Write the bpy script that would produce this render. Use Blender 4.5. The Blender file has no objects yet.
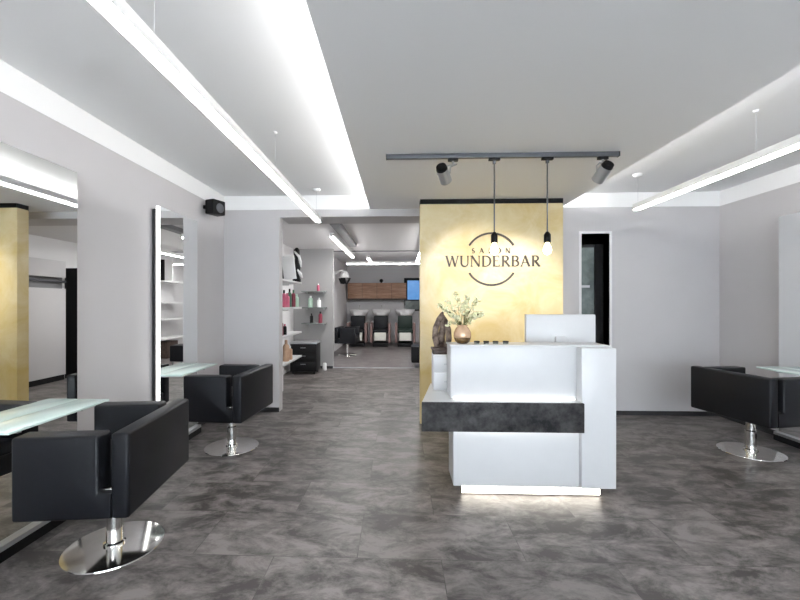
import bpy, bmesh, math, random
from mathutils import Vector, Matrix
random.seed(7)
PI = math.pi
sc = bpy.context.scene
COL = sc.collection

# ------------------------------------------------------------------ materials
def mat(name, col, rough=0.5, metal=0.0, emit=None, es=0.0, spec=None, noise=None, bump=None, trans=0.0, ior=1.45, coat=0.0):
    m = bpy.data.materials.new(name); m.use_nodes = True
    nt = m.node_tree; b = nt.nodes['Principled BSDF']
    b.inputs['Base Color'].default_value = (*col, 1)
    b.inputs['Roughness'].default_value = rough
    b.inputs['Metallic'].default_value = metal
    b.inputs['IOR'].default_value = ior
    if spec is not None: b.inputs['Specular IOR Level'].default_value = spec
    if trans: b.inputs['Transmission Weight'].default_value = trans
    if coat: b.inputs['Coat Weight'].default_value = coat
    if emit:
        b.inputs['Emission Color'].default_value = (*emit, 1)
        b.inputs['Emission Strength'].default_value = es
    if noise or bump:
        tc = nt.nodes.new('ShaderNodeTexCoord')
        if noise:       # (scale, other colour, contrast low, contrast high)
            n = nt.nodes.new('ShaderNodeTexNoise'); n.inputs['Scale'].default_value = noise[0]
            n.inputs['Detail'].default_value = 6; n.inputs['Roughness'].default_value = 0.6
            r = nt.nodes.new('ShaderNodeValToRGB')
            r.color_ramp.elements[0].position = noise[2]; r.color_ramp.elements[1].position = noise[3]
            r.color_ramp.elements[0].color = (*col, 1); r.color_ramp.elements[1].color = (*noise[1], 1)
            nt.links.new(tc.outputs['Object'], n.inputs['Vector'])
            nt.links.new(n.outputs['Fac'], r.inputs['Fac'])
            nt.links.new(r.outputs['Color'], b.inputs['Base Color'])
        if bump:        # (scale, strength, distance)
            n2 = nt.nodes.new('ShaderNodeTexNoise'); n2.inputs['Scale'].default_value = bump[0]
            n2.inputs['Detail'].default_value = 4
            bp = nt.nodes.new('ShaderNodeBump'); bp.inputs['Strength'].default_value = bump[1]; bp.inputs['Distance'].default_value = bump[2]
            nt.links.new(tc.outputs['Object'], n2.inputs['Vector'])
            nt.links.new(n2.outputs['Fac'], bp.inputs['Height'])
            nt.links.new(bp.outputs['Normal'], b.inputs['Normal'])
    return m

M = {}
M['wall'] = mat('wall_paint', (0.54, 0.525, 0.535), 0.75, noise=(1.5, (0.52, 0.506, 0.515), 0.35, 0.65), bump=(180, 0.05, 0.002))
M['ceiling'] = mat('ceiling_paint', (0.84, 0.845, 0.85), 0.8, bump=(150, 0.04, 0.002))
M['white_paint'] = mat('white_band_paint', (0.86, 0.86, 0.86), 0.7, bump=(150, 0.04, 0.002))
M['corridor'] = mat('corridor_paint', (0.74, 0.73, 0.74), 0.8, bump=(150, 0.04, 0.002))
M['end_wall'] = mat('grey_end_wall_paint', (0.38, 0.375, 0.375), 0.8, bump=(150, 0.04, 0.002))
M['dark_grey'] = mat('dark_grey_paint', (0.22, 0.22, 0.23), 0.7, bump=(150, 0.04, 0.002))
M['black_base'] = mat('dark_baseboard', (0.03, 0.03, 0.033), 0.5, bump=(60, 0.05, 0.002))
M['white_lacq'] = mat('white_lacquer', (0.64, 0.645, 0.655), 0.3, noise=(3, (0.62, 0.625, 0.635), 0.4, 0.6))
M['white_matt'] = mat('white_matt', (0.82, 0.82, 0.82), 0.5, bump=(90, 0.03, 0.001))
M['leather'] = mat('black_leather', (0.009, 0.010, 0.013), 0.42, spec=0.28, bump=(140, 0.15, 0.002))
M['seam'] = mat('black_piping', (0.010, 0.010, 0.012), 0.5, bump=(140, 0.1, 0.001))
M['chrome'] = mat('polished_chrome', (0.80, 0.79, 0.77), 0.10, 1.0, noise=(12, (0.74, 0.73, 0.71), 0.4, 0.6))
M['alu'] = mat('brushed_aluminium', (0.50, 0.51, 0.53), 0.38, 0.8, bump=(70, 0.05, 0.001))
M['track'] = mat('grey_track', (0.12, 0.125, 0.14), 0.45, 0.3, bump=(70, 0.05, 0.001))
M['black'] = mat('black_plastic', (0.008, 0.008, 0.009), 0.5, spec=.25, bump=(90, 0.06, 0.001))
M['mirror'] = mat('mirror_silver', (0.90, 0.915, 0.91), 0.0, 1.0)
M['glass'] = mat('shelf_glass', (0.72, 0.86, 0.82), 0.12, noise=(5, (0.68, 0.84, 0.80), 0.4, 0.6), spec=0.7)
M['clear'] = mat('clear_glass', (0.95, 0.97, 0.98), 0.0, trans=1.0, ior=1.45)
M['led'] = mat('led_diffuser', (0.9, 0.9, 0.9), 0.5, emit=(1.0, 0.99, 0.97), es=14)
M['cove'] = mat('cove_led', (0.9, 0.9, 0.9), 0.5, emit=(1.0, 0.985, 0.96), es=36)
M['back_led'] = mat('back_room_led', (0.9, 0.9, 0.9), 0.5, emit=(1.0, 0.99, 0.97), es=42)
M['mirror_led'] = mat('mirror_edge_led', (0.9, 0.9, 0.9), 0.5, emit=(1.0, 0.99, 0.98), es=2.2)
M['desk_led'] = mat('desk_led', (0.9, 0.9, 0.9), 0.5, emit=(1.0, 0.93, 0.80), es=6)
M['desk_led_thin'] = mat('desk_led_thin', (0.9, 0.9, 0.9), 0.5, emit=(1.0, 0.97, 0.92), es=2.6)
M['bulb'] = mat('bulb_glow', (1, 0.9, 0.6), 0.3, emit=(1.0, 0.86, 0.52), es=6)
M['letter'] = mat('dark_bronze_lettering', (0.075, 0.06, 0.05), 0.5, 0.3, bump=(90, 0.05, 0.001))
M['pot'] = mat('pale_copper_reflection', (0.66, 0.45, 0.30), 0.25, 0.3, noise=(14, (0.50, 0.30, 0.17), 0.42, 0.62))  # upper half of the pot: its reflection is put into this paler colour
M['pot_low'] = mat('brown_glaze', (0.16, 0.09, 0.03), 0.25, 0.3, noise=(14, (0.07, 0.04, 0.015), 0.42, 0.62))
M['petal'] = mat('cream_petal', (0.86, 0.84, 0.60), 0.6, noise=(30, (0.78, 0.77, 0.46), 0.4, 0.6))
M['leaf'] = mat('olive_leaf', (0.16, 0.17, 0.05), 0.6, noise=(30, (0.26, 0.24, 0.10), 0.4, 0.6))
M['driftwood'] = mat('driftwood', (0.05, 0.03, 0.022), 0.7, noise=(16, (0.30, 0.23, 0.19), 0.4, 0.62), bump=(40, 0.5, 0.01))
M['darkwood'] = mat('dark_wood', (0.05, 0.035, 0.028), 0.5, noise=(20, (0.09, 0.06, 0.05), 0.4, 0.6))
M['pink'] = mat('pink_plastic', (0.62, 0.10, 0.20), 0.4, noise=(20, (0.55, 0.14, 0.22), 0.4, 0.6))
M['red'] = mat('dark_red_plastic', (0.25, 0.03, 0.06), 0.4, noise=(20, (0.2, 0.03, 0.05), 0.4, 0.6))
M['mint'] = mat('mint_plastic', (0.45, 0.60, 0.50), 0.4, noise=(20, (0.40, 0.56, 0.46), 0.4, 0.6))
M['green'] = mat('green_plastic', (0.06, 0.16, 0.10), 0.4, noise=(20, (0.05, 0.13, 0.08), 0.4, 0.6))
M['tan'] = mat('tan_plastic', (0.55, 0.36, 0.24), 0.5, noise=(20, (0.48, 0.30, 0.20), 0.4, 0.6))
M['grey_glass'] = mat('grey_shelf_glass', (0.20, 0.22, 0.21), 0.25, noise=(8, (0.24, 0.26, 0.25), 0.4, 0.6))
M['ceramic'] = mat('white_ceramic', (0.88, 0.88, 0.88), 0.15, noise=(6, (0.85, 0.85, 0.86), 0.4, 0.6))
M['mauve'] = mat('mauve_leather', (0.30, 0.20, 0.19), 0.5, bump=(90, 0.1, 0.001))
M['cream_pad'] = mat('cream_pad', (0.85, 0.85, 0.78), 0.5, bump=(90, 0.1, 0.001))
M['greenblack'] = mat('dark_green_leather', (0.012, 0.03, 0.022), 0.45, bump=(90, 0.1, 0.001))
M['screen'] = mat('blue_screen', (0.02, 0.05, 0.1), 0.2, emit=(0.08, 0.26, 0.60), es=0.7, noise=(4, (0.06, 0.12, 0.2), 0.3, 0.7))
M['smoked'] = mat('smoked_panel', (0.10, 0.125, 0.12), 0.25, noise=(4, (0.22, 0.26, 0.25), 0.35, 0.65))
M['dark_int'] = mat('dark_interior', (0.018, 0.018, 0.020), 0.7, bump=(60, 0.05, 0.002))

def wood_mat():
    m = mat('walnut_veneer', (0.30, 0.15, 0.085), 0.45)
    nt = m.node_tree; b = nt.nodes['Principled BSDF']
    tc = nt.nodes.new('ShaderNodeTexCoord'); mp = nt.nodes.new('ShaderNodeMapping'); mp.inputs['Scale'].default_value = (1, 1, 9)
    n = nt.nodes.new('ShaderNodeTexNoise'); n.inputs['Scale'].default_value = 3; n.inputs['Detail'].default_value = 5
    r = nt.nodes.new('ShaderNodeValToRGB'); r.color_ramp.elements[0].position = .35; r.color_ramp.elements[1].position = .68
    r.color_ramp.elements[0].color = (.34, .18, .11, 1); r.color_ramp.elements[1].color = (.52, .32, .22, 1)
    nt.links.new(tc.outputs['Object'], mp.inputs['Vector']); nt.links.new(mp.outputs['Vector'], n.inputs['Vector'])
    nt.links.new(n.outputs['Fac'], r.inputs['Fac']); nt.links.new(r.outputs['Color'], b.inputs['Base Color'])
    return m
M['walnut'] = wood_mat()

def slate_mat():
    m = mat('slate_cladding', (0.03, 0.03, 0.033), 0.65, spec=.3)
    nt = m.node_tree; b = nt.nodes['Principled BSDF']
    tc = nt.nodes.new('ShaderNodeTexCoord')
    n = nt.nodes.new('ShaderNodeTexNoise'); n.inputs['Scale'].default_value = 9; n.inputs['Detail'].default_value = 8; n.inputs['Roughness'].default_value = .7
    r = nt.nodes.new('ShaderNodeValToRGB'); r.color_ramp.elements[0].position = .38; r.color_ramp.elements[1].position = .70
    r.color_ramp.elements[0].color = (.012, .012, .014, 1); r.color_ramp.elements[1].color = (.085, .083, .085, 1)
    bp = nt.nodes.new('ShaderNodeBump'); bp.inputs['Strength'].default_value = .4; bp.inputs['Distance'].default_value = .01
    nt.links.new(tc.outputs['Object'], n.inputs['Vector']); nt.links.new(n.outputs['Fac'], r.inputs['Fac'])
    nt.links.new(r.outputs['Color'], b.inputs['Base Color']); nt.links.new(n.outputs['Fac'], bp.inputs['Height']); nt.links.new(bp.outputs['Normal'], b.inputs['Normal'])
    return m
M['slate'] = slate_mat()

def gold_mat():
    m = mat('gold_plaster', (0.55, 0.40, 0.12), 0.46, 0.0, ior=2.1)
    nt = m.node_tree; b = nt.nodes['Principled BSDF']
    tc = nt.nodes.new('ShaderNodeTexCoord')
    n = nt.nodes.new('ShaderNodeTexNoise'); n.inputs['Scale'].default_value = 2.2; n.inputs['Detail'].default_value = 8; n.inputs['Roughness'].default_value = .65
    n.inputs['Distortion'].default_value = .8
    r = nt.nodes.new('ShaderNodeValToRGB'); r.color_ramp.elements[0].position = .32; r.color_ramp.elements[1].position = .70
    r.color_ramp.elements[0].color = GOLD_A; r.color_ramp.elements[1].color = GOLD_B
    n2 = nt.nodes.new('ShaderNodeTexNoise'); n2.inputs['Scale'].default_value = 30; n2.inputs['Detail'].default_value = 4
    bp = nt.nodes.new('ShaderNodeBump'); bp.inputs['Strength'].default_value = .15; bp.inputs['Distance'].default_value = .004
    nt.links.new(tc.outputs['Object'], n.inputs['Vector']); nt.links.new(n.outputs['Fac'], r.inputs['Fac']); nt.links.new(r.outputs['Color'], b.inputs['Base Color'])
    nt.links.new(tc.outputs['Object'], n2.inputs['Vector']); nt.links.new(n2.outputs['Fac'], bp.inputs['Height']); nt.links.new(bp.outputs['Normal'], b.inputs['Normal'])
    return m
GOLD_A = (.54, .37, .085, 1); GOLD_B = (.68, .56, .30, 1)
M['gold'] = gold_mat()

def floor_mat(name, lo, hi, rough, tile=True):
    m = mat(name, lo, rough)
    nt = m.node_tree; b = nt.nodes['Principled BSDF']
    tc = nt.nodes.new('ShaderNodeTexCoord')
    br = nt.nodes.new('ShaderNodeTexBrick')
    br.inputs['Color1'].default_value = (.84, .84, .84, 1); br.inputs['Color2'].default_value = (1.1, 1.1, 1.1, 1)
    br.inputs['Mortar'].default_value = (.62, .62, .62, 1)
    br.inputs['Scale'].default_value = 1.0; br.inputs['Brick Width'].default_value = .92; br.inputs['Row Height'].default_value = .46
    br.inputs['Mortar Size'].default_value = .0025; br.inputs['Mortar Smooth'].default_value = .3; br.inputs['Bias'].default_value = 0
    mp = nt.nodes.new('ShaderNodeMapping'); mp.inputs['Location'].default_value = (.23, .11, 0)
    nt.links.new(tc.outputs['Object'], mp.inputs['Vector']); nt.links.new(mp.outputs['Vector'], br.inputs['Vector'])
    mp2 = nt.nodes.new('ShaderNodeMapping'); mp2.inputs['Scale'].default_value = (1.0, 1.7, 1)
    ad = nt.nodes.new('ShaderNodeVectorMath'); ad.operation = 'MULTIPLY_ADD'; ad.inputs[1].default_value = (9, 17, 5)
    nt.links.new(br.outputs['Color'], ad.inputs[0]); nt.links.new(tc.outputs['Object'], ad.inputs[2])
    nt.links.new(ad.outputs[0], mp2.inputs['Vector'])
    n = nt.nodes.new('ShaderNodeTexNoise'); n.inputs['Scale'].default_value = 3.4; n.inputs['Detail'].default_value = 12
    n.inputs['Roughness'].default_value = .74; n.inputs['Distortion'].default_value = .35
    nt.links.new(mp2.outputs['Vector'], n.inputs['Vector'])
    r = nt.nodes.new('ShaderNodeValToRGB'); r.color_ramp.elements[0].position = .42; r.color_ramp.elements[1].position = .60
    r.color_ramp.elements[0].color = (*lo, 1); r.color_ramp.elements[1].color = (*hi, 1)
    nt.links.new(n.outputs['Fac'], r.inputs['Fac'])
    mx = nt.nodes.new('ShaderNodeMix'); mx.data_type = 'RGBA'; mx.blend_type = 'MULTIPLY'; mx.inputs[0].default_value = 1.0
    nt.links.new(r.outputs['Color'], mx.inputs[6]); nt.links.new(br.outputs['Color'], mx.inputs[7])
    nt.links.new(mx.outputs[2], b.inputs['Base Color'])
    rr = nt.nodes.new('ShaderNodeMapRange'); rr.inputs['To Min'].default_value = rough - .1; rr.inputs['To Max'].default_value = rough + .12
    nt.links.new(n.outputs['Fac'], rr.inputs['Value']); nt.links.new(rr.outputs['Result'], b.inputs['Roughness'])
    bp = nt.nodes.new('ShaderNodeBump'); bp.inputs['Strength'].default_value = .12; bp.inputs['Distance'].default_value = .006
    nt.links.new(n.outputs['Fac'], bp.inputs['Height']); nt.links.new(bp.outputs['Normal'], b.inputs['Normal'])
    return m
M['floor'] = floor_mat('dark_stone_vinyl', (.058, .051, .049), (.235, .213, .205), .40)
M['floor_back'] = floor_mat('grey_vinyl_with_glare', (.12, .105, .105), (.26, .24, .24), .32)  # grey floor, lightened because glare is put into the colour

# ------------------------------------------------------------------ mesh helpers
def bm_new(): return bmesh.new()
def box(bm, x0, x1, y0, y1, z0, z1, bevel=0.0, seg=2, rot=None, about=None):
    r = bmesh.ops.create_cube(bm, size=1)
    vs = r['verts']
    for v in vs:
        v.co = Vector(((x0 + x1) / 2 + v.co.x * (x1 - x0), (y0 + y1) / 2 + v.co.y * (y1 - y0), (z0 + z1) / 2 + v.co.z * (z1 - z0)))
    if bevel > 0:
        es = list({e for v in vs for e in v.link_edges})
        g = bmesh.ops.bevel(bm, geom=es, offset=bevel, segments=seg, profile=.5, affect='EDGES')
        vs = list({v for f in g['faces'] for v in f.verts} | {v for v in vs if v.is_valid})
    if rot is not None:
        c = Vector(about) if about else Vector(((x0 + x1) / 2, (y0 + y1) / 2, (z0 + z1) / 2))
        bmesh.ops.transform(bm, verts=vs, matrix=Matrix.Translation(c) @ rot @ Matrix.Translation(-c))
    return bm
def cyl(bm, p0, p1, r0, r1=None, seg=24, caps=True):
    r1 = r0 if r1 is None else r1
    p0, p1 = Vector(p0), Vector(p1); d = p1 - p0
    q = d.to_track_quat('Z', 'Y').to_matrix().to_4x4()
    bmesh.ops.create_cone(bm, cap_ends=caps, segments=seg, radius1=r0, radius2=r1, depth=d.length,
                          matrix=Matrix.Translation((p0 + p1) / 2) @ q)
    return bm
def lathe(bm, prof, c=(0, 0, 0), seg=32):
    rings = []
    for r, z in prof:
        if r < 1e-5: rings.append([bm.verts.new((c[0], c[1], c[2] + z))])
        else: rings.append([bm.verts.new((c[0] + r * math.cos(2 * PI * k / seg), c[1] + r * math.sin(2 * PI * k / seg), c[2] + z)) for k in range(seg)])
    for a, b in zip(rings, rings[1:]):
        for k in range(seg):
            k2 = (k + 1) % seg
            if len(a) == 1 and len(b) == 1: continue
            if len(a) == 1: bm.faces.new((a[0], b[k2], b[k]))
            elif len(b) == 1: bm.faces.new((a[k], a[k2], b[0]))
            else: bm.faces.new((a[k], a[k2], b[k2], b[k]))
    return bm
def tube(bm, pts, r, seg=10):
    """continuous tube along points; r number or list"""
    pts = [Vector(p) for p in pts]; n = len(pts)
    rs = r if isinstance(r, (list, tuple)) else [r] * n
    rings = []; ref = None
    for i, p in enumerate(pts):
        t = (pts[min(i + 1, n - 1)] - pts[max(i - 1, 0)]).normalized()
        if ref is None:
            ref = t.orthogonal().normalized()
        u = (ref - t * ref.dot(t)).normalized(); ref = u; w = t.cross(u)
        rings.append([bm.verts.new(p + (u * math.cos(2 * PI * k / seg) + w * math.sin(2 * PI * k / seg)) * rs[i]) for k in range(seg)])
    for a, b in zip(rings, rings[1:]):
        for k in range(seg):
            bm.faces.new((a[k], a[(k + 1) % seg], b[(k + 1) % seg], b[k]))
    bm.faces.new(list(reversed(rings[0]))); bm.faces.new(rings[-1])
    return bm
def obj(name, bm, m, parent=None, smooth=False):
    bmesh.ops.recalc_face_normals(bm, faces=bm.faces)
    me = bpy.data.meshes.new(name); bm.to_mesh(me); bm.free()
    me.materials.append(M[m] if isinstance(m, str) else m)
    o = bpy.data.objects.new(name, me); COL.objects.link(o)
    if smooth:
        for p in me.polygons: p.use_smooth = True
        if smooth == 'auto':
            me.set_sharp_from_angle(angle=math.radians(38))
    if parent is not None: o.parent = parent
    return o
def tag(o, label, cat, group=None):
    o['label'] = label; o['category'] = cat
    if group: o['group'] = group
    return o
def thing(name, label, cat, loc=(0, 0, 0), rz=0, group=None):
    o = bpy.data.objects.new(name, None); COL.objects.link(o)
    o.empty_display_size = .1; o.location = loc; o.rotation_euler = (0, 0, rz)
    return tag(o, label, cat, group)
def struct(name, bm, m, parent=None):
    o = obj(name, bm, m, parent)
    if parent is None: o['kind'] = 'structure'
    return o
def sbox(name, m, *a, parent=None, **k): return struct(name, box(bm_new(), *a, **k), m, parent)
def pbox(name, m, parent, *a, smooth='auto', **k): return obj(name, box(bm_new(), *a, **k), m, parent, smooth if k.get('bevel') else False)
def dup(root, loc, rz, label, group=None):
    r = root.copy(); COL.objects.link(r); r.location = loc; r.rotation_euler = (0, 0, rz); r['label'] = label
    if group: r['group'] = group
    for ch in list(root.children):
        c = ch.copy(); COL.objects.link(c); c.parent = r
        for g in list(ch.children):
            d = g.copy(); COL.objects.link(d); d.parent = c
    return r

# ------------------------------------------------------------------ setting
XL, XR, YB, YF = -2.26, 3.97, 5.10, -2.6
ZS, ZT = 2.60, 2.78            # dropped ceiling, raised ceiling in the trays
EL, ER = -0.37, 2.03           # edges of the dropped middle ceiling
sbox('floor', 'floor', XL - .12, XR + .12, YF - .12, 8.60, -.10, 0)
sbox('floor_back', 'floor_back', -2.4, 2.05, 8.62, 14.4, -.10, 0.0)
sbox('trim_1', 'alu', -1.41, 1.9, 8.58, 8.64, -.10, .012)     # threshold strip
# left and right walls: grey paint, white band above
sbox('wall_left', 'wall', XL - .12, XL, YF, YB, 0, ZS)
sbox('trim_2', 'white_paint', XL - .12, XL + .004, YF, YB, ZS, ZT + .1)
sbox('wall_right', 'wall', XR, XR + .12, YF, YB, 0, ZS)
sbox('trim_3', 'white_paint', XR - .004, XR + .12, YF, YB, ZS, ZT + .1)
# back wall pieces round the passage, and round the narrow doorway
PX0, PX1, ZL = -1.54, 1.90, 2.505
DX0, DX1, DZ = 2.285, 2.63, 2.27
bm = bm_new()
box(bm, XL - .12, PX0, YB, YB + .14, 0, ZS)
box(bm, PX0, PX1, YB, YB + .45, ZL, ZS)
box(bm, PX1, DX0, YB, YB + .14, 0, ZS)
box(bm, DX0, DX1, YB, YB + .14, DZ, ZS)
box(bm, DX1, XR + .12, YB, YB + .14, 0, ZS)
struct('wall_back', bm, 'wall')
bm = bm_new()
box(bm, XL, EL + .17, YB - .004, YB + .14, ZS, ZT + .1)
box(bm, ER - .17, XR, YB - .004, YB + .14, ZS, ZT + .1)
struct('trim_4', bm, 'white_paint')
# front wall with the shop window behind the camera
bm = bm_new()
box(bm, XL - .12, -1.9, YF - .12, YF, 0, ZT + .1); box(bm, 3.6, XR + .12, YF - .12, YF, 0, ZT + .1)
box(bm, -1.9, 3.6, YF - .12, YF, 0, .35); box(bm, -1.9, 3.6, YF - .12, YF, 2.45, ZT + .1)
struct('wall_front', bm, 'wall')
w = bpy.data.objects.new('window_1', None); COL.objects.link(w); w['kind'] = 'structure'
bm = bm_new()
for x in (-1.9, -.1, 1.72, 3.54): box(bm, x, x + .06, YF - .10, YF - .02, .35, 2.45)
box(bm, -1.9, 3.6, YF - .10, YF - .02, .35, .41); box(bm, -1.9, 3.6, YF - .10, YF - .02, 2.39, 2.45)
obj('window_frame', bm, 'track', w)
pbox('pane', 'clear', w, -1.84, 3.54, YF - .065, YF - .055, .41, 2.39)
# ceiling: raised trays, dropped middle with cove lips
bm = bm_new()
box(bm, XL - .12, EL + .18, YF, YB, ZT, ZT + .1)
box(bm, ER - .18, XR + .12, YF, YB, ZT, ZT + .1)
box(bm, EL + .17, ER - .17, YF, YB, ZS + .03, ZT + .1)       # core of the middle
box(bm, EL, ER, YF, YB, ZS, ZS + .03)                        # skin with both lips
struct('ceiling', bm, 'ceiling')
# passage and back room shell
sbox('ceiling_passage', 'corridor', -2.4, 2.02, YB + .14, 8.9, 2.56, 2.66)
sbox('trim_5', 'dark_grey', -.97, -.83, YB + .45, 7.8, 2.50, 2.56)  # shallow strip in darker grey along the passage ceiling
sbox('ceiling_back', 'corridor', -2.4, 2.02, 8.9, 14.4, 2.74, 2.84)
sbox('trim_6', 'dark_grey', -1.85, 1.9, 8.84, 8.9, 2.54, 2.74)
bm = bm_new(); box(bm, -2.38, XL, YB + .14, 8.5, 0, 2.56); box(bm, -1.98, -1.86, 8.62, 14.3, 0, 2.74)
struct('wall_passage_left', bm, 'corridor')
sbox('wall_partition', 'corridor', -1.90, -1.84, YB + .14, 6.3, 0, 2.56)
sbox('wall_passage_right', 'corridor', 1.90, 2.02, YB + .14, 14.3, 0, 2.74)
sbox('wall_passage_end', 'end_wall', -2.38, -1.41, 8.5, 8.62, 0, 2.56)
sbox('wall_far', 'corridor', -2.0, 2.02, 14.3, 14.4, 0, 2.74)
# baseboards
sbox('baseboard_back', 'black_base', XL, PX0, YB - .012, YB, 0, .055)
bm = bm_new(); box(bm, DX1, XR, YB - .012, YB, 0, .055); box(bm, PX1, DX0, YB - .012, YB, 0, .055)
struct('baseboard_back_right', bm, 'black_base')
sbox('baseboard_passage', 'black_base', XL, -1.41, 8.488, 8.5, 0, .055)
sbox('baseboard_left', 'black_base', XL, XL + .012, YF, YB, 0, .055)
sbox('baseboard_right', 'black_base', XR - .012, XR, YF, YB, 0, .055)
# small room behind the narrow doorway
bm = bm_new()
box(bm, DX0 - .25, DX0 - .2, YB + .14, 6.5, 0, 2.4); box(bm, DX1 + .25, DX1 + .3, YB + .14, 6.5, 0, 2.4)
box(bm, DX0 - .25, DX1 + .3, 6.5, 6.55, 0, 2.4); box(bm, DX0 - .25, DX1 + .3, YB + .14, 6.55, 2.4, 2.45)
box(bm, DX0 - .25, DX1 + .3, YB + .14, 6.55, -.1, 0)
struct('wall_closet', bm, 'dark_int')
bm = bm_new()
box(bm, DX0 - .03, DX0, YB - .008, YB + .14, 0, DZ + .03); box(bm, DX1, DX1 + .03, YB - .008, YB + .14, 0, DZ + .03)
box(bm, DX0, DX1, YB - .008, YB + .14, DZ, DZ + .03)
struct('trim_7', bm, 'corridor')

# gold partition wall
sbox('wall_gold', 'gold', .245, 1.878, 4.65, 4.80, 0, 2.545)
sbox('trim_8', 'black', .245, 1.878, 4.645, 4.80, 2.545, 2.60)

# ------------------------------------------------------------------ cove strips
t = thing('led_strip', 'white light strip hidden in the cove along the left edge of the dropped ceiling', 'light strip', (EL + .15, 0, ZS + .03), 0, 'cove light strips')
pbox('strip_body', 'white_matt', t, .0, .012, YF + .05, YB - .05, 0, .055); pbox('diode_band', 'cove', t, -.003, .0, YF + .06, YB - .06, .018, .050)
t = thing('led_strip', 'white light strip hidden in the cove along the right edge of the dropped ceiling', 'light strip', (ER - .15, 0, ZS + .03), 0, 'cove light strips')
pbox('strip_body', 'white_matt', t, -.012, .0, YF + .05, YB - .05, 0, .055); pbox('diode_band', 'cove', t, .0, .003, YF + .06, YB - .06, .018, .050)

# ------------------------------------------------------------------ linear suspended lamps
def linear_lamp(label, xc, y0, y1, zb, ztop, spots, em='led', axis='y', grp='suspended linear lamps'):
    t = thing('linear_lamp', label, 'lamp', (xc, y0, zb) if axis == 'y' else (y0, xc, zb), 0, grp)
    L = y1 - y0
    def P(name, m, a0, a1, l0, l1, z0, z1):
        if axis == 'y': pbox(name, m, t, a0, a1, l0, l1, z0, z1)
        else: pbox(name, m, t, l0, l1, a0, a1, z0, z1)
    P('housing', 'white_matt', -.032, .032, 0, L, .012, .068)
    P('diffuser', em, -.028, .028, .004, L - .004, 0, .012)
    for s in spots:
        p = (0, s - y0) if axis == 'y' else (s - y0, 0)
        obj('suspension_wire', cyl(bm_new(), (*p, .068), (*p, ztop - zb - .02), .0012, seg=6), 'alu', t)
        k = 1.0 if s == max(spots) else .38
        obj('ceiling_rose', lathe(bm_new(), [(0, ztop - zb - .03 * k), (.035 * k, ztop - zb - .028 * k), (.048 * k, ztop - zb - .005 * k), (.048 * k, ztop - zb)], (*p, 0), 24), 'white_matt', t, True)
    return t
linear_lamp('long white linear lamp hanging under the left ceiling tray', -1.0, -1.6, 4.94, 2.40, ZT, (4.82, 3.2, 1.6, 0, -1.4))
linear_lamp('long white linear lamp hanging under the right ceiling tray', 2.56, -1.6, 4.42, 2.40, ZT, (4.38, 2.96, 1.5, .1, -1.4))
linear_lamp('linear lamp in the passage, right behind the end of the long left lamp', -1.02, 6.05, 8.8, 2.40, 2.56, (6.2, 8.6), 'back_led', grp='linear lamps in the back')
linear_lamp('linear lamp in the passage, mostly hidden behind the gold wall', .44, 6.05, 9.7, 2.40, 2.56, (6.2, 8.6), 'back_led', grp='linear lamps in the back')
linear_lamp('short linear lamp in the back room running into the crosswise lamp', -.70, 9.05, 10.2, 2.40, 2.74, (9.2,), 'back_led', grp='linear lamps in the back')
linear_lamp('crosswise linear lamp spanning the back room ceiling', 10.3, -1.35, 1.7, 2.40, 2.74, (-1.2, 1.5), 'back_led', axis='x', grp='linear lamps in the back')

# ------------------------------------------------------------------ mirrors and glass consoles
def mirror_station(x, y0, y1, side, where):
    """x = mirror face, side = +1 when the room lies towards +X; wall behind it"""
    wallx = XL if side > 0 else XR
    yc = (y0 + y1) / 2
    t = thing('wall_mirror', 'tall mirror with lit edge ' + where, 'mirror', (x, yc, 0), 0, 'tall wall mirrors')
    def B(name, m, d0, d1, l0, l1, z0, z1, par=t, **k):     # d = distance behind the mirror face, towards the wall
        xs = sorted((-side * d0, -side * d1)); return pbox(name, m, par, xs[0], xs[1], l0, l1, z0, z1, **k)
    h = (y1 - y0) / 2; gap = abs(x - wallx)
    B('mirror_glass', 'mirror', 0, .006, -h + .004, h - .004, .085, 2.28)
    B('backing_panel', 'white_matt', .006, .034, -h, h, .085, 2.28)
    B('light_edge', 'mirror_led', .004, .032, -h - .006, -h, .085, 2.28)
    B('spacer', 'black_base', .034, gap - .012, -h + .012, h - .03, .085, 2.26)
    p = B('plinth', 'black', -.03, gap - .012, -h - .02, h + .02, 0, .058)
    B('plinth_trim', 'alu', -.03, .03, -h - .02, h + .02, .058, .085, par=p)
    # glass console
    xs = sorted((x + side * .0015, x + side * .212))
    s = thing('glass_console', 'frosted glass console shelf on the tall mirror ' + where, 'shelf', ((xs[0] + xs[1]) / 2, yc, .735), 0, 'glass console shelves')
    pbox('shelf_board', 'glass', s, xs[0] - (xs[0] + xs[1]) / 2, xs[1] - (xs[0] + xs[1]) / 2, -h - .01, h + .01, 0, .016, bevel=.003)
    for yy in (-h + .12, h - .12):
        xa = x + side * .0015 - (xs[0] + xs[1]) / 2
        a = sorted((xa, xa + side * .14))
        pbox('bracket', 'alu', s, a[0], a[1], yy - .012, yy + .012, -.03, 0)
mirror_station(-2.17, 1.95, 2.63, 1, 'on the left wall, nearest the camera')
mirror_station(-2.17, 3.56, 4.24, 1, 'on the left wall, nearer the back corner')
mirror_station(3.87, 3.53, 4.22, -1, 'on the right wall')

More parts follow.
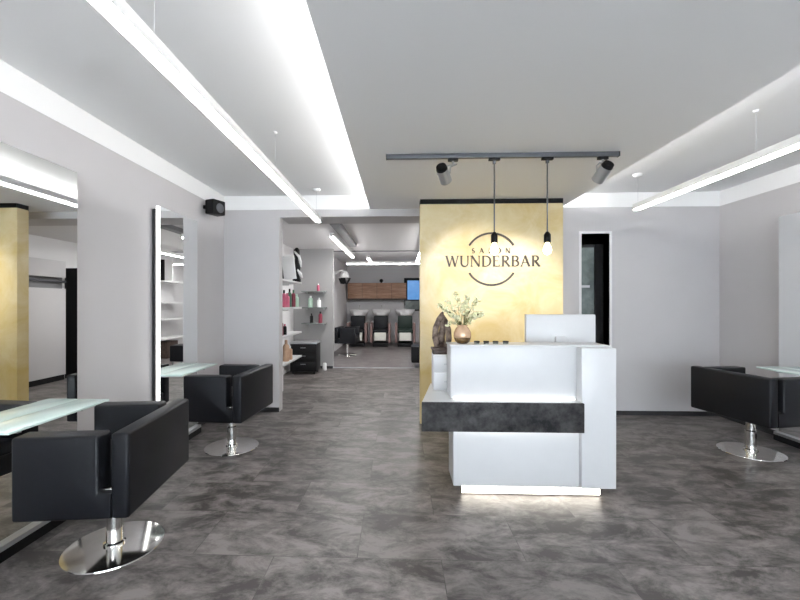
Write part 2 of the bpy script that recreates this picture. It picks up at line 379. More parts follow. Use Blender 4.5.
# ------------------------------------------------------------------ salon chairs
def make_chair(label, loc, rz):
    t = thing('salon_chair', label, 'chair', loc, rz, 'black cube salon chairs')
    hw, hd = .365, .272; zb, za = .34, .755
    obj('seat_base', box(bm_new(), -hd + .004, .184, -hw + .114, hw - .114, zb + .002, .465, bevel=.008, seg=2), 'leather', t, 'auto')
    prof = [(-hd, zb), (.186, zb), (.186, .470), (.127, .470), (.127, za - .006), (-hd, za - .006)]
    for s in (-1, 1):
        y0, y1 = sorted((s * hw, s * (hw - .115)))
        bm = bm_new()
        A = [bm.verts.new((x, y0, z)) for x, z in prof]; B_ = [bm.verts.new((x, y1, z)) for x, z in prof]
        bm.faces.new(A); bm.faces.new(list(reversed(B_)))
        for i in range(6): bm.faces.new((A[i], B_[i], B_[(i + 1) % 6], A[(i + 1) % 6]))
        bmesh.ops.recalc_face_normals(bm, faces=bm.faces)
        sharp = [e for e in bm.edges if not (abs(e.verts[0].co.x - .186) < 1e-4 and abs(e.verts[1].co.x - .186) < 1e-4)]
        bmesh.ops.bevel(bm, geom=sharp, offset=.014, segments=3, profile=.5, affect='EDGES')
        obj('armrest', bm, 'leather', t, 'auto')
    obj('backrest', box(bm_new(), .185, hd, -hw, hw, zb, za + .006, bevel=.016, seg=3), 'leather', t, 'auto')
    obj('seat_cushion', box(bm_new(), -hd + .012, .18, -hw + .122, hw - .122, .45, .545, bevel=.03, seg=4), 'leather', t, 'auto')
    for s in (-1, 1):
        y0, y1 = sorted((s * (hw - .03), s * (hw - .085)))
        obj('joint_plate', box(bm_new(), .13, .18, y0, y1, .466, .478, bevel=.003), 'chrome', t, 'auto')
    obj('mounting_plate', box(bm_new(), -.15, .15, -.13, .13, .322, .342, bevel=.004), 'black', t, 'auto')
    obj('column', lathe(bm_new(), [(0, .016), (.056, .016), (.056, .030), (.043, .036), (.043, .20), (.036, .205), (.036, .324), (0, .324)]), 'chrome', t, 'auto')
    obj('base_disc', lathe(bm_new(), [(0, 0), (.248, 0), (.252, .004), (.250, .009), (.20, .014), (.06, .020), (0, .020)], seg=64), 'chrome', t, 'auto')
    return t
chair = make_chair('large black leather cube chair nearest the camera, before the first left mirror', (-1.637, 2.25, 0), math.radians(6.5))
G = 'black cube salon chairs'
dup(chair, (-1.625, 3.84, 0), math.radians(-4), 'smaller black leather cube chair beside the left back corner, under the speaker', G)
dup(chair, (3.305, 3.88, 0), math.radians(180 + 12), 'black leather cube chair at the right edge, seen from behind', G)
dup(chair, (-1.38, 10.7, 0), math.radians(175), 'black cube chair far away in the back room', G)

# ------------------------------------------------------------------ reception desk
d = thing('reception_desk', 'white lacquered reception desk with slate band and glowing plinth before the gold wall', 'desk', (.95, 3.1, 0))
def D(name, m, x0, x1, y0, y1, z0, z1, par=d, off=(.95, 3.1), **k):
    return pbox(name, m, par, x0 - off[0], x1 - off[0], y0 - off[1], y1 - off[1], z0, z1, **k)
D('lower_front', 'white_lacq', .392, 1.30, 2.90, 3.17, .082, .50, bevel=.003)
D('upper_front', 'white_lacq', .378, 1.30, 2.945, 3.17, .70, 1.080, bevel=.003)
D('side_column', 'white_lacq', 1.285, 1.525, 2.862, 3.18, .092, 1.080, bevel=.004)
D('counter_top', 'white_lacq', .372, 1.528, 2.955, 3.18, 1.080, 1.092, bevel=.002)
bm = bm_new()
P4 = [(.162, 2.835), (1.284, 2.835), (1.284, 3.50), (.275, 3.50)]
A = [bm.verts.new((x - .95, y - 3.1, .500)) for x, y in P4]; B_ = [bm.verts.new((x - .95, y - 3.1, .699)) for x, y in P4]
bm.faces.new(A); bm.faces.new(B_)
for i in range(4): bm.faces.new((A[i], A[(i + 1) % 4], B_[(i + 1) % 4], B_[i]))
obj('worktop', bm, 'white_lacq', d)
D('slate_band', 'slate', .160, 1.284, 2.815, 2.834, .498, .702, bevel=.002)
D('plinth', 'black_base', .47, 1.46, 2.955, 3.45, 0, .082)
pl = D('glowing_plinth', 'desk_led', .459, 1.452, 2.944, 2.955, .012, .082)
D('upper_light_strip', 'desk_led_thin', .40, 1.27, 2.932, 2.944, .700, .708)
D('lower_light_strip', 'desk_led_thin', .40, 1.27, 2.878, 2.892, .488, .4975)
# rear support of the worktop
D('rear_cabinet', 'white_lacq', .62, 1.525, 3.181, 3.60, .082, .499)
D('rear_worktop', 'white_lacq', 1.2845, 1.64, 3.181, 3.66, .500, .699, bevel=.002)

def put(name, label, cat, loc, group=None, rz=0): return thing(name, label, cat, loc, rz, group)
# white box with driftwood sculpture, on the worktop
o = put('storage_box', 'white two-drawer box on the left end of the desk worktop', 'box', (.372, 3.315, .699))
pbox('body', 'white_matt', o, -.095, .095, -.09, .09, 0, .285, bevel=.003)
for z in (.006, .146):
    f = pbox('drawer', 'white_lacq', o, -.09, .09, -.096, -.09, z, z + .132, bevel=.002)
    pbox('knob', 'alu', f, -.012, .012, -.104, -.096, z + .06, z + .07)
o = put('driftwood_sculpture', 'brown twisted driftwood sculpture on a dark foot atop the white drawer box', 'sculpture', (.350, 3.30, .984))
pbox('foot', 'darkwood', o, -.075, .072, -.05, .05, 0, .035, bevel=.004)
pbox('foot_ledge', 'darkwood', o, -.085, .05, -.055, .055, .036, .052, bevel=.003)
bm = bm_new()
tube(bm, [(-.035, 0, .05), (-.052, .005, .13), (-.048, 0, .21), (-.02, -.004, .285), (.005, 0, .33), (.012, .004, .345)], [.022, .026, .025, .022, .014, .004], 12)
tube(bm, [(.045, .005, .05), (.058, 0, .12), (.052, -.01, .20), (.03, 0, .27), (.006, .006, .315), (-.008, .006, .33)], [.020, .026, .025, .021, .014, .004], 12)
tube(bm, [(.005, .01, .05), (.0, .018, .14), (.012, .012, .22), (.0, .0, .29)], [.024, .028, .026, .012], 12)
obj('driftwood', bm, 'driftwood', o, True)

# vase with blossom
v = put('flower_vase', 'round bronze pot with cream blossom sprays on the desk counter', 'vase', (.482, 3.06, 1.092))
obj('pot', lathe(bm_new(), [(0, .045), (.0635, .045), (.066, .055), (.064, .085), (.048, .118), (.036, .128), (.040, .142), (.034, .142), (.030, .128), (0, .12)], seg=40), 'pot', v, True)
obj('pot_lower_half', lathe(bm_new(), [(0, 0), (.035, 0), (.055, .018), (.0635, .045), (0, .045)], seg=40), 'pot_low', v, True)  # darker half, below the painted reflection
rnd = random.Random(5)
tips = []
bm = bm_new()
for k in range(18):
    a = k * 2.399 + rnd.uniform(-.2, .2); sp = .02 + .16 * ((k + .5) / 18) ** .6; h = rnd.uniform(.25, .43) - sp * .75
    p0 = Vector((rnd.uniform(-.015, .015), rnd.uniform(-.015, .015), .11)); p3 = Vector((sp * math.cos(a), sp * math.sin(a) * .6, h))
    p1 = p0.lerp(p3, .4) + Vector((0, 0, .03)); p2 = p0.lerp(p3, .75) + Vector((0, 0, .02))
    tube(bm, [p0, p1, p2, p3], [.0028, .0024, .002, .0014], 6); tips.append((p1, p2, p3))
obj('stems', bm, 'leaf', v, True)
bmp, bml = bm_new(), bm_new()
def petal(bm, c, n, L, W):
    q = n.to_track_quat('Y', 'Z').to_matrix()
    pts = [(0, 0, 0), (W * .7, L * .35, .004), (W, L * .65, .008), (0, L, .004), (-W, L * .65, .008), (-W * .7, L * .35, .004)]
    top = [bm.verts.new(c + q @ Vector(p)) for p in pts]; bot = [bm.verts.new(c + q @ (Vector(p) - Vector((0, 0, .0012)))) for p in pts]
    bm.faces.new(top); bm.faces.new(list(reversed(bot)))
    for i in range(6): bm.faces.new((top[i], bot[i], bot[(i + 1) % 6], top[(i + 1) % 6]))
for p1, p2, p3 in tips:
    for c in (p3, p3.lerp(p2, .45), p2, p2.lerp(p1, .5)):
        for j in range(6):
            q = c + Vector((rnd.uniform(-.018, .018), rnd.uniform(-.018, .018), rnd.uniform(-.012, .016)))
            g_ = bmesh.ops.create_icosphere(bmp, subdivisions=1, radius=rnd.uniform(.006, .012), matrix=Matrix.Translation(q))
    for j in range(2):
        a = rnd.uniform(0, 2 * PI); c = p1.lerp(p3, rnd.random() * .8)
        petal(bml, c, Vector((math.cos(a), math.sin(a), rnd.uniform(-.2, .5))).normalized(), rnd.uniform(.03, .045), .008)
obj('blossom', bmp, 'petal', v, True); obj('leaves', bml, 'leaf', v)

# four little dark pots on the counter
for k, (x, w_) in enumerate(((.585, 'nearest the bronze pot'), (.655, 'second from the bronze pot'), (.725, 'third from the bronze pot'), (.80, 'farthest from the bronze pot'))):
    o = put('sample_pot', 'small dark pot on the desk counter, ' + w_, 'pot', (x, 3.03, 1.092), 'small dark pots on the counter')
    obj('jar', lathe(bm_new(), [(0, 0), (.018, 0), (.020, .003), (.020, .013), (0, .013)], seg=20), 'grey_glass', o, 'auto')
    obj('lid', lathe(bm_new(), [(0, .013), (.021, .013), (.022, .015), (.022, .021), (.020, .023), (0, .023)], seg=20), 'black', o, 'auto')

# monitor: white rear towards the camera
o = put('computer_monitor', 'white-backed computer monitor standing behind the desk counter', 'monitor', (1.35, 3.42, .699), rz=math.radians(-2))
pbox('rear_shell', 'white_lacq', o, -.285, .285, -.03, .012, .23, .605, bevel=.008)
pbox('screen', 'black', o, -.275, .275, .013, .017, .25, .595)
pbox('neck', 'white_lacq', o, -.045, .045, -.055, -.031, .01, .42, bevel=.006)
pbox('foot', 'white_lacq', o, -.12, .12, -.11, .08, 0, .012, bevel=.004)

# ------------------------------------------------------------------ sign on the gold wall
TK, TN = .165, .075
def ribbon(bm, pts, ws, d=.012):
    """flat stroke in the XZ plane, y from -d to 0"""
    n = len(pts); L = []; R = []
    for i in range(n):
        a = Vector(pts[max(i - 1, 0)]); b = Vector(pts[min(i + 1, n - 1)]); tt = (b - a).normalized(); nn = Vector((-tt.y, tt.x))
        w_ = (ws[i] if isinstance(ws, (list, tuple)) else ws) / 2; p = Vector(pts[i]); L.append(p + nn * w_); R.append(p - nn * w_)
    def V(p, y): return bm.verts.new((p.x, y, p.y))
    Lf = [V(p, -d) for p in L]; Rf = [V(p, -d) for p in R]; Lb = [V(p, 0) for p in L]; Rb = [V(p, 0) for p in R]
    for i in range(n - 1):
        bm.faces.new((Lf[i], Rf[i], Rf[i + 1], Lf[i + 1])); bm.faces.new((Lb[i + 1], Rb[i + 1], Rb[i], Lb[i]))
        bm.faces.new((Lf[i], Lf[i + 1], Lb[i + 1], Lb[i])); bm.faces.new((Rf[i + 1], Rf[i], Rb[i], Rb[i + 1]))
    bm.faces.new((Lf[0], Lb[0], Rb[0], Rf[0])); bm.faces.new((Lf[-1], Rf[-1], Rb[-1], Lb[-1]))
def arc(cx, cy, rx, ry, a0, a1, n=14): return [(cx + rx * math.cos(math.radians(a0 + (a1 - a0) * i / n)), cy + ry * math.sin(math.radians(a0 + (a1 - a0) * i / n))) for i in range(n + 1)]
def wv(n, a, b):      # width swelling in the middle of a curve
    return [a + (b - a) * math.sin(PI * i / n) for i in range(n + 1)]
def glyph(ch):
    S = []   # strokes: (pts, width)
    def s(p, w_): S.append((p, w_))
    def serif(x, y, h=.11): s([(x - h, y), (x + h, y)], .05)
    if ch == 'W':
        s([(.08, 1), (.36, 0)], TK); s([(.36, 0), (.62, 1)], TN); s([(.60, 1), (.88, 0)], TK); s([(.88, 0), (1.14, 1)], TN)
        serif(.08, .975); serif(.60, .975); serif(1.14, .975); return S, 1.22
    if ch == 'U':
        s([(.14, 1), (.14, .34)] + arc(.44, .32, .30, .30, 180, 360) + [(.74, .34), (.74, 1)], [TK, TK] + [TK + (TN - TK) * i / 14 for i in range(15)] + [TN, TN])
        serif(.14, .975); serif(.74, .975); return S, .88
    if ch == 'N':
        s([(.12, 0), (.12, 1)], TN); s([(.12, 1), (.80, 0)], TK); s([(.80, 0), (.80, 1)], TN); serif(.12, .025); serif(.08, .975); serif(.80, .975); return S, .92
    if ch == 'D':
        s([(.16, 0), (.16, 1)], TK); s([(.08, .965)] + [(.36, .965)] + arc(.38, .5, .44, .465, 90, -90) + [(.36, .035), (.08, .035)], [.07, .07] + wv(14, .07, TK) + [.07, .07]); return S, .90
    if ch == 'E':
        s([(.16, 0), (.16, 1)], TK); s([(.05, .965), (.60, .965)], .07); s([(.16, .52), (.50, .52)], .065); s([(.05, .035), (.64, .035)], .07)
        s([(.59, .82), (.59, 1)], .05); s([(.63, 0), (.63, .2)], .05); return S, .72
    if ch in 'RPB':
        s([(.16, 0), (.16, 1)], TK)
        s([(.05, .965), (.34, .965)] + arc(.36, .745, .25, .22, 90, -90) + [(.34, .525), (.16, .525)], [.07, .07] + wv(14, .07, TK) + [.06, .06])
        if ch == 'R': s([(.34, .52), (.74, .0)], TK); serif(.16, .025); serif(.76, .025, .07); return S, .80
        s([(.16, .525), (.36, .525)] + arc(.38, .28, .29, .245, 90, -90) + [(.34, .035), (.05, .035)], [.06, .06] + wv(14, .07, TK) + [.07, .07]); return S, .76
    if ch == 'A':
        s([(.08, 0), (.43, 1)], TN); s([(.43, 1), (.80, 0)], TK); s([(.20, .34), (.66, .34)], .06); serif(.08, .025); serif(.80, .025); return S, .90
    if ch == 'S':
        p = arc(.32, .74, .22, .23, 30, 270, 12) + arc(.32, .27, .24, .24, 90, -150, 12)[1:]
        s(p, [.07 + .09 * math.sin(PI * i / 24) for i in range(len(p))]); return S, .64
    if ch == 'L':
        s([(.16, 0), (.16, 1)], TK); s([(.05, .035), (.60, .035)], .07); s([(.60, 0), (.60, .2)], .05); serif(.16, .975); return S, .68
    if ch == 'O':
        s(arc(.46, .5, .38, .47, 90, 450, 36), [.07 + .10 * abs(math.sin(2 * PI * i / 36)) for i in range(37)]); return S, .92
    return S, .5
sg = thing('salon_sign', 'dark bronze SALON WUNDERBAR lettering within a broken ring on the gold wall', 'sign', (1.063, 4.65, 1.905))
def word(txt, width, cap, zbase, x0, sub, fixed=None):
    gl = [glyph(c) for c in txt]; tot = sum(g[1] for g in gl)
    gap = (width / cap - tot) / (len(txt) - 1); x = 0
    for g in gl:
        bm = bm_new()
        for pts, ws in g[0]:
            ww = [a * cap * BOLD for a in ws] if isinstance(ws, (list, tuple)) else ws * cap * BOLD
            ribbon(bm, [(x0 + (x + p[0]) * cap, zbase + p[1] * cap) for p in pts], ww)
        obj('letter', bm, 'letter', sub); x += g[1] + gap
BOLD = 1.0
for nm, a0, a1 in (('upper_arc', 148, 32), ('lower_arc', 212, 328)):
    bm = bm_new(); ribbon(bm, arc(0, 0, .298, .298, a0, a1, 30), .022); obj(nm, bm, 'letter', sg)
word('WUNDERBAR', 1.08, .125, -.085, -.525, sg)
word('SALON', .44, .058, .068, -.225, sg)

# ------------------------------------------------------------------ track, spots, pendants
TY, TZ = 3.24, 2.60
tr = thing('ceiling_track', 'long dark grey ceiling track above the reception desk', 'track', (.83, TY, TZ))
pbox('rail', 'track', tr, -.93, .91, -.018, .018, -.036, 0, bevel=.003)
for x in (-.935, .91): pbox('end_cap', 'black', tr, x, x + .006, -.019, .019, -.037, 0)
def spot(label, x, dirv, e, drop=.12, xoff=0):
    t = thing('track_spotlight', label, 'spotlight', (x, TY, TZ - .037), 0, 'spotlights on the track')
    pbox('adapter', 'black', t, -.04, .04, -.016, .016, -.022, 0, bevel=.003)
    obj('stem', cyl(bm_new(), (0, 0, -.02), (0, 0, -.05), .009, seg=12), 'alu', t, 'auto')
    dv = Vector(dirv).normalized(); c = Vector((xoff, 0, -.125))
    side = dv.cross(Vector((0, 0, 1))).normalized()
    # U bracket
    bmb = bm_new()
    tube(bmb, [c + side * .052, c + side * .055 + Vector((0, 0, .05)), Vector((0, 0, -.05)) + side * .03, Vector((0, 0, -.05)) - side * .03, c - side * .055 + Vector((0, 0, .05)), c - side * .052], .006, 8)
    obj('bracket', bmb, 'alu', t, True)
    h = obj('lamp_head', cyl(bm_new(), c - dv * .055, c + dv * .075, .045, .048, 32), 'alu', t, 'auto')
    obj('rear_cap', cyl(bm_new(), c - dv * .085, c - dv * .055, .040, .046, 32), 'black', t, 'auto')
    obj('lens', cyl(bm_new(), c + dv * .0751, c + dv * .0765, .040, .040, 32), 'bulb', h)
    L = bpy.data.lights.new('spot_light', 'SPOT'); L.energy = e; L.color = (1, .95, .90); L.spot_size = math.radians(58); L.spot_blend = .7; L.shadow_soft_size = .035
    lo = bpy.data.objects.new('spot_light', L); COL.objects.link(lo); lo.parent = t
    lo.location = c + dv * .09; lo.rotation_euler = dv.to_track_quat('-Z', 'Y').to_euler()
spot('grey spotlight on the left half of the ceiling track, tilted sideways', .435, (.42, 1, -.60), 62, xoff=-.075)
spot('grey spotlight at the right end of the ceiling track', 1.62, (-.22, 1, -.72), 62, xoff=.0)
def pendant(label, x, zs):
    t = thing('pendant_lamp', label, 'lamp', (x, TY, TZ - .037), 0, 'bare bulb pendants')
    z0 = TZ - .037
    pbox('adapter', 'black', t, -.045, .045, -.016, .016, -.020, 0, bevel=.003)
    pbox('cable_grip', 'track', t, -.012, .012, -.010, .010, -.045, -.020, bevel=.002)
    obj('cord', cyl(bm_new(), (0, 0, -.04), (0, 0, zs - z0 + .06), .0055, seg=10), 'track', t, 'auto')
    obj('socket', lathe(bm_new(), [(0, .085), (.010, .085), (.020, .072), (.027, .06), (.027, .0), (.023, -.002), (0, -.002)], (0, 0, zs - z0), 24), 'black', t, 'auto')
    obj('bulb', lathe(bm_new(), [(0, 0), (.014, 0), (.016, -.012), (.030, -.040), (.034, -.062), (.026, -.085), (.010, -.097), (0, -.099)], (0, 0, zs - z0 - .002), 24), 'bulb', t, True)
pendant('pendant lamp hanging in front of the ring of the wall sign', .765, 1.885)
pendant('pendant lamp hanging just right of the wall sign ring', 1.185, 1.885)

# ------------------------------------------------------------------ speaker
s = thing('wall_speaker', 'small black loudspeaker high in the left back corner', 'speaker', (-2.13, 4.56, 2.42))
pbox('cabinet', 'black', s, -.06, .07, -.09, .09, 0, .165, bevel=.012, rot=Matrix.Rotation(math.radians(-22), 4, 'Z'))
obj('woofer', lathe(bm_new(), [(0, 0), (.03, .0), (.052, .006), (.055, .0)], seg=28), 'track', s, True).matrix_local = Matrix.Translation((.075, -.03, .07)) @ Matrix.Rotation(math.radians(-22), 4, 'Z') @ Matrix.Rotation(PI / 2, 4, 'Y')
pbox('wall_bracket', 'black', s, -.13, -.02, -.02, .02, .07, .11)

# ------------------------------------------------------------------ shelves by the passage, with their goods
shelf_z = (1.725, 1.34, .955, .575)
names = ('topmost', 'second from top', 'third from top', 'lowest')
for z, nm in zip(shelf_z, names):
    o = put('wall_shelf', 'white display shelf beside the passage, ' + nm, 'shelf', (-1.69, 5.77, z - .028), 'white shelves beside the passage')
    pbox('board', 'white_lacq', o, -.15, .15, -.52, .52, 0, .028, bevel=.002)
    for y in (-.4, .4): pbox('bracket', 'white_matt', o, -.15, -.02, y - .01, y + .01, -.03, 0)
def bottle(name, label, x, y, z, r, h, m, cap='black', grp=None, cat='bottle'):
    o = put(name, label, cat, (x, y, z), grp)
    obj('body', lathe(bm_new(), [(0, 0), (r, 0), (r, h * .68), (r * .85, h * .76), (r * .4, h * .82), (0, h * .82)], seg=20), m, o, 'auto')
    obj('cap', lathe(bm_new(), [(0, h * .82), (r * .45, h * .82), (r * .45, h), (0, h)], seg=16), cap, o, 'auto')
    return o
sz = shelf_z
o = put('picture_board', 'white display board with a black edge leaning on the topmost white shelf', 'board', (-1.635, 5.90, sz[0]))
pbox('panel', 'white_matt', o, -.07, .115, -.01, .01, .012, .37, bevel=.003, rot=Matrix.Rotation(math.radians(-7), 4, 'Y'), about=(-.1, 0, 0))
pbox('black_edge', 'black', o, -.098, -.071, -.014, .014, .012, .365, rot=Matrix.Rotation(math.radians(-7), 4, 'Y'), about=(-.1, 0, 0))
o = put('styling_figure', 'black bust figure with a white scarf on the topmost white shelf', 'figurine', (-1.565, 6.08, sz[0]))
obj('bust', lathe(bm_new(), [(0, 0), (.06, 0), (.065, .03), (.03, .12), (.055, .19), (.062, .25), (.035, .30), (.028, .36), (.05, .42), (.045, .48), (.02, .52), (0, .525)], seg=24), 'black', o, True)
obj('scarf', tube(bm_new(), [(-.02, -.07, .46), (.05, -.06, .38), (.07, -.05, .30), (.075, -.03, .22)], [.012, .02, .02, .008], 10), 'white_matt', o, True)
obj('lower_scarf', tube(bm_new(), [(.03, -.07, .18), (.065, -.04, .12), (.085, .0, .06)], [.012, .024, .010], 10), 'white_matt', o, True)
bottle('spray_bottle', 'small white bottle at the far end of the topmost white shelf', -1.60, 6.18, sz[0], .035, .15, 'white_matt', 'white_matt')
g2 = 'bottles on the second white shelf'
for (x, y, r, h, m, c, lb) in ((-1.62, 5.33, .028, .20, 'mint', 'white_matt', 'pale mint bottle nearest the camera on the second white shelf'),
        (-1.60, 5.52, .030, .24, 'pink', 'black', 'pink bottle with black cap on the second white shelf, nearer one'),
        (-1.60, 5.68, .034, .20, 'pink', 'pink', 'all-pink bottle on the second white shelf, second pink one'),
        (-1.61, 5.84, .030, .27, 'green', 'black', 'dark green bottle on the second white shelf'),
        (-1.60, 6.02, .030, .26, 'red', 'green', 'dark red bottle with green cap on the second white shelf'),
        (-1.60, 6.20, .034, .20, 'mint', 'mint', 'mint bottle at the far end of the second white shelf')):
    bottle('product_bottle', lb, x, y, sz[1], r, h, m, c, g2)
g3 = 'bottles on the third white shelf'
bottle('product_bottle', 'dark red bottle lying nearest on the third white shelf', -1.61, 5.42, sz[2], .030, .22, 'red', 'black', g3)['label'] = 'dark red bottle on the third white shelf, nearer the camera'
bottle('product_bottle', 'black bottle with pink cap on the third white shelf', -1.60, 5.56, sz[2], .026, .15, 'black', 'pink', g3)
g4 = 'bottles on the lowest white shelf'
bottle('product_bottle', 'white bottle nearest the camera on the lowest white shelf', -1.62, 5.36, sz[3], .035, .20, 'white_matt', 'mint', g4)
bottle('product_bottle', 'large tan bottle on the lowest white shelf', -1.60, 5.62, sz[3], .045, .30, 'tan', 'tan', g4)
bottle('product_bottle', 'short tan bottle on the lowest white shelf', -1.60, 5.80, sz[3], .042, .20, 'tan', 'white_matt', g4)
# grey glass shelves on the passage end wall
gz = (1.65, 1.31, .98); gn = ('topmost', 'middle', 'lowest')
for z, nm in zip(gz, gn):
    o = put('glass_shelf', 'grey glass shelf on the passage end wall, ' + nm, 'shelf', (-1.78, 8.37, z - .02), 'grey glass shelves')
    pbox('board', 'grey_glass', o, -.25, .25, -.125, .125, 0, .02, bevel=.002)
    for x in (-.18, .18): pbox('bracket', 'alu', o, x - .01, x + .01, .03, .125, -.03, 0)
bottle('product_bottle', 'pink bottle on the topmost grey glass shelf', -1.70, 8.38, gz[0], .03, .16, 'pink', 'white_matt')
bottle('product_bottle', 'pale mint bottle on the middle grey glass shelf', -1.86, 8.36, gz[1], .05, .24, 'mint', 'white_matt')
bottle('product_bottle', 'white bottle on the middle grey glass shelf', -1.68, 8.36, gz[1], .04, .20, 'ceramic', 'white_matt')
bottle('product_bottle', 'black bottle on the lowest grey glass shelf', -1.84, 8.36, gz[2], .035, .20, 'black', 'black')
bottle('product_bottle', 'dark red bottle on the lowest grey glass shelf', -1.65, 8.36, gz[2], .04, .24, 'red', 'black')
# black trolley
o = put('salon_trolley', 'black salon trolley with grey top at the end of the passage', 'trolley', (-1.86, 7.95, 0))
pbox('body', 'black', o, -.27, .25, -.2, .2, .06, .60, bevel=.01)
pbox('tray', 'alu', o, -.28, .26, -.21, .21, .60, .63, bevel=.006)
for z in (.10, .26, .42):
    f = pbox('drawer', 'black', o, -.25, .23, -.208, -.2, z, z + .145, bevel=.003)
    pbox('handle', 'alu', f, -.06, .04, -.216, -.208, z + .10, z + .11)
for x in (-.22, .20):
    for y in (-.15, .15): obj('caster', cyl(bm_new(), (x - .012, y, .03), (x + .012, y, .03), .03, seg=16), 'seam', o, 'auto')
o = put('plug_box', 'small white floor box right of the black trolley', 'box', (-1.55, 8.3, 0))
obj('body', lathe(bm_new(), [(0, 0), (.045, 0), (.04, .13), (.03, .15), (0, .15)], seg=20), 'white_matt', o, 'auto')

# ------------------------------------------------------------------ back room
o = put('wall_cabinet', 'long walnut wall cabinet above the wash units', 'cabinet', (-.76, 14.12, 1.50))
pbox('carcass', 'darkwood', o, -1.04, 1.02, -.16, .18, 0, .60)
for k in range(4):
    f = pbox('door', 'walnut', o, -1.035 + k * .514, -1.035 + k * .514 + .505, -.18, -.161, .06, .60, bevel=.002)
o = put('wall_clock', 'little black globe ornament on top of the walnut cabinet', 'ornament', (-.62, 14.05, 2.10))
o.name = 'globe_ornament'
obj('globe', lathe(bm_new(), [(0, .02), (.04, .03), (.065, .07), (.065, .10), (.04, .14), (0, .15)], seg=20), 'black', o, True)
obj('foot', lathe(bm_new(), [(0, 0), (.045, 0), (.03, .02), (0, .025)], seg=20), 'black', o, 'auto')

def wash_unit(label, x, seatm):
    t = thing('wash_unit', label, 'hair wash unit', (x, 13.1, 0), 0, 'hair wash units')
    pbox('pedestal', 'mauve', t, -.20, .20, .35, .75, 0, .95, bevel=.02)
    bm = bm_new()
    lathe(bm, [(0, .98), (.14, .95), (.24, .98), (.31, 1.08), (.34, 1.18), (.32, 1.19), (.25, 1.06), (.14, 1.02), (0, 1.0)], (0, .48, 0), 32)
    b = obj('basin', bm, 'ceramic', t, True)
    obj('tap', tube(bm_new(), [(0, .73, 1.16), (0, .73, 1.28), (0, .68, 1.31), (0, .62, 1.29)], .012, 8), 'chrome', b, True)
    obj('neck_rest', box(bm_new(), -.15, .15, .16, .24, .98, 1.08, bevel=.025, seg=3), 'ceramic', t, 'auto')
    obj('backrest', box(bm_new(), -.24, .24, .10, .20, .42, .98, bevel=.03, seg=3), seatm, t, 'auto')
    obj('seat', box(bm_new(), -.24, .24, -.35, .12, .42, .56, bevel=.03, seg=3), seatm, t, 'auto')
    for s_ in (-1, 1):
        a, b2 = sorted((s_ * .25, s_ * .33))
        obj('armrest', box(bm_new(), a, b2, -.32, .20, .12, .76, bevel=.03, seg=3), 'mauve', t, 'auto')
    obj('leg_rest', box(bm_new(), -.19, .19, -.42, -.36, .20, .46, bevel=.02, seg=3), 'cream_pad', t, 'auto')
    pbox('base', 'black', t, -.24, .24, -.32, .30, 0, .12, bevel=.01)
    return t
wash_unit('black hair wash unit with white basin, leftmost, half behind the cube chair', -1.36, 'leather')
wash_unit('black hair wash unit with white basin, middle of the three', -.60, 'leather')
wash_unit('dark green hair wash unit with white basin, rightmost of the three', .20, 'greenblack')
o = put('television', 'dark framed screen glowing blue on the far wall', 'screen', (.52, 14.26, 1.12))
pbox('frame', 'black', o, -.34, .34, -.03, .04, 0, 1.17, bevel=.006)
pbox('display', 'screen', o, -.22, .30, -.034, -.03, .40, 1.08)
pbox('lower_panel', 'smoked', o, -.30, .30, -.034, -.03, .05, .36)
# hood dryer on the wall
o = put('hood_dryer', 'white and black hood dryer on a wall arm, above the far cube chair', 'hair dryer', (-1.86, 11.4, 2.1))
pbox('wall_plate', 'white_matt', o, 0, .03, -.08, .08, -.1, .2, bevel=.004)
obj('arm', tube(bm_new(), [(.02, 0, .12), (.15, 0, .22), (.28, 0, .24)], .022, 10), 'white_matt', o, True)
hd_ = obj('hood', lathe(bm_new(), [(.0, .20), (.06, .19), (.12, .12), (.15, .0), (.13, -.0), (.10, .10), (0, .16)], (.30, 0, .02), 28), 'white_matt', o, True)
for k in range(3):
    a = k * 2 * PI / 3 + .4
    obj('heater_panel', box(bm_new(), -.012, .012, -.07, .07, -.16, .02, bevel=.004, rot=Matrix.Rotation(a, 4, 'Z') @ Matrix.Rotation(.5, 4, 'Y')), 'black', o).location = (.30 + .12 * math.cos(a), .12 * math.sin(a), .0)
# black stool by the gold wall's far side
o = put('leather_stool', 'low black stool at the threshold beside the gold wall', 'stool', (.49, 8.9, 0))
pbox('seat', 'leather', o, -.22, .25, -.22, .22, .10, .46, bevel=.025, seg=3)
for x in (-.17, .20):
    for y in (-.17, .17): obj('leg', cyl(bm_new(), (x, y, 0), (x, y, .11), .018, seg=12), 'alu', o, 'auto')
# white wardrobe and black rack on the passage right wall (seen in the left mirror)
o = put('wardrobe', 'white wardrobe with an open coat shelf, seen in the near left mirror', 'wardrobe', (1.78, 6.74, 0))
pbox('lower_door', 'wall', o, -.02, .115, -.38, .38, .10, 1.66, bevel=.003)
pbox('upper_box', 'wall', o, -.02, .115, -.38, .38, 1.86, 2.16, bevel=.003)
pbox('back_panel', 'dark_grey', o, .10, .118, -.44, .44, .0, 2.16)
pbox('plinth', 'black', o, .0, .099, -.37, .37, 0, .099)
obj('coat_rail', cyl(bm_new(), (.03, -.40, 1.79), (.03, .40, 1.79), .015, seg=12), 'track', o, 'auto')
for y in (-.41, .38): pbox('rail_bracket', 'track', o, .0, .10, y, y + .03, 1.77, 1.81)
o = put('storage_rack', 'tall black storage rack deep in the passage, seen in the near left mirror', 'rack', (1.74, 7.65, 0))
pbox('back_panel', 'dark_int', o, .12, .155, -.40, .40, 0, 2.05)
for y in (-.40, .37): pbox('side_panel', 'black', o, -.12, .12, y, y + .03, 0, 2.05)
for z in (.05, .5, .95, 1.4, 1.85): pbox('shelf', 'black', o, -.12, .12, -.37, .37, z, z + .03)

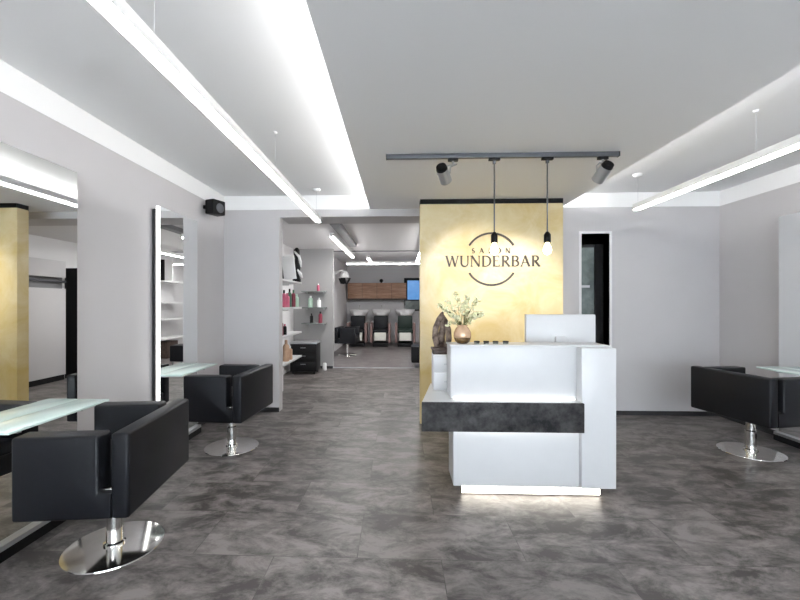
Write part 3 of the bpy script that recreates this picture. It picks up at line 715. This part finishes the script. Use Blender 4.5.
o = put('product_rack', 'white product rack deep in the back room, seen in the second left mirror', 'rack', (1.62, 10.2, 0))
pbox('back_panel', 'corridor', o, .24, .26, -.55, .55, 0, 2.62)
for z in (.52, 1.0, 1.42, 1.96): pbox('shelf', 'white_matt', o, -.2, .24, -.55, .55, z - .03, z)
o = put('display_board', 'white display board with black side on the top shelf of the back room rack', 'board', (1.62, 10.1, 1.96))
pbox('panel', 'white_matt', o, -.14, .06, -.02, .02, 0, .6, bevel=.003)
pbox('black_side', 'black', o, .062, .18, -.02, .02, 0, .56)
o = put('dark_case', 'dark brown case on the floor under the back room rack', 'case', (1.62, 10.1, 0))
pbox('body', 'darkwood', o, -.14, .16, -.25, .25, 0, .42, bevel=.01)
pbox('handle', 'alu', o, -.155, -.141, -.08, .08, .24, .26)

# ------------------------------------------------------------------ inside the narrow doorway
o = put('display_cabinet', 'tall smoked glass cabinet standing in the narrow dark doorway', 'cabinet', (2.43, 5.30, 0))
pbox('carcass', 'dark_int', o, -.25, .22, .0, .35, 0, 2.16)
pbox('door', 'smoked', o, -.24, .10, -.02, 0, .05, 2.12)
pbox('edge_post', 'black', o, .11, .22, -.03, .0, 0, 2.16)
for z in (.6, 1.12, 1.60): pbox('shelf_edge', 'alu', o, -.22, .04, -.03, -.02, z, z + .03)

# ------------------------------------------------------------------ world, camera, view
wd = bpy.data.worlds.new('sky'); sc.world = wd; wd.use_nodes = True
bg = wd.node_tree.nodes['Background']; bg.inputs[0].default_value = (.86, .93, 1.0, 1); bg.inputs[1].default_value = 9.0

cam = bpy.data.cameras.new('camera'); co = bpy.data.objects.new('camera', cam); COL.objects.link(co)
co.location = (0, 0, 1.4); co.rotation_euler = (PI / 2, 0, math.radians(2.0))
cam.sensor_width = 36; cam.lens = 18; cam.shift_x = .01875; cam.shift_y = .00375; cam.clip_start = .02
sc.camera = co
sc.view_settings.view_transform = 'Standard'; sc.view_settings.look = 'None'
sc.view_settings.gamma = 1; sc.view_settings.exposure = 0.46; sc.view_settings.use_curve_mapping = False
sc.cycles.use_denoising = True
sc.cycles.max_bounces = 10; sc.cycles.diffuse_bounces = 6; sc.cycles.glossy_bounces = 6
sc.cycles.sample_clamp_indirect = 8
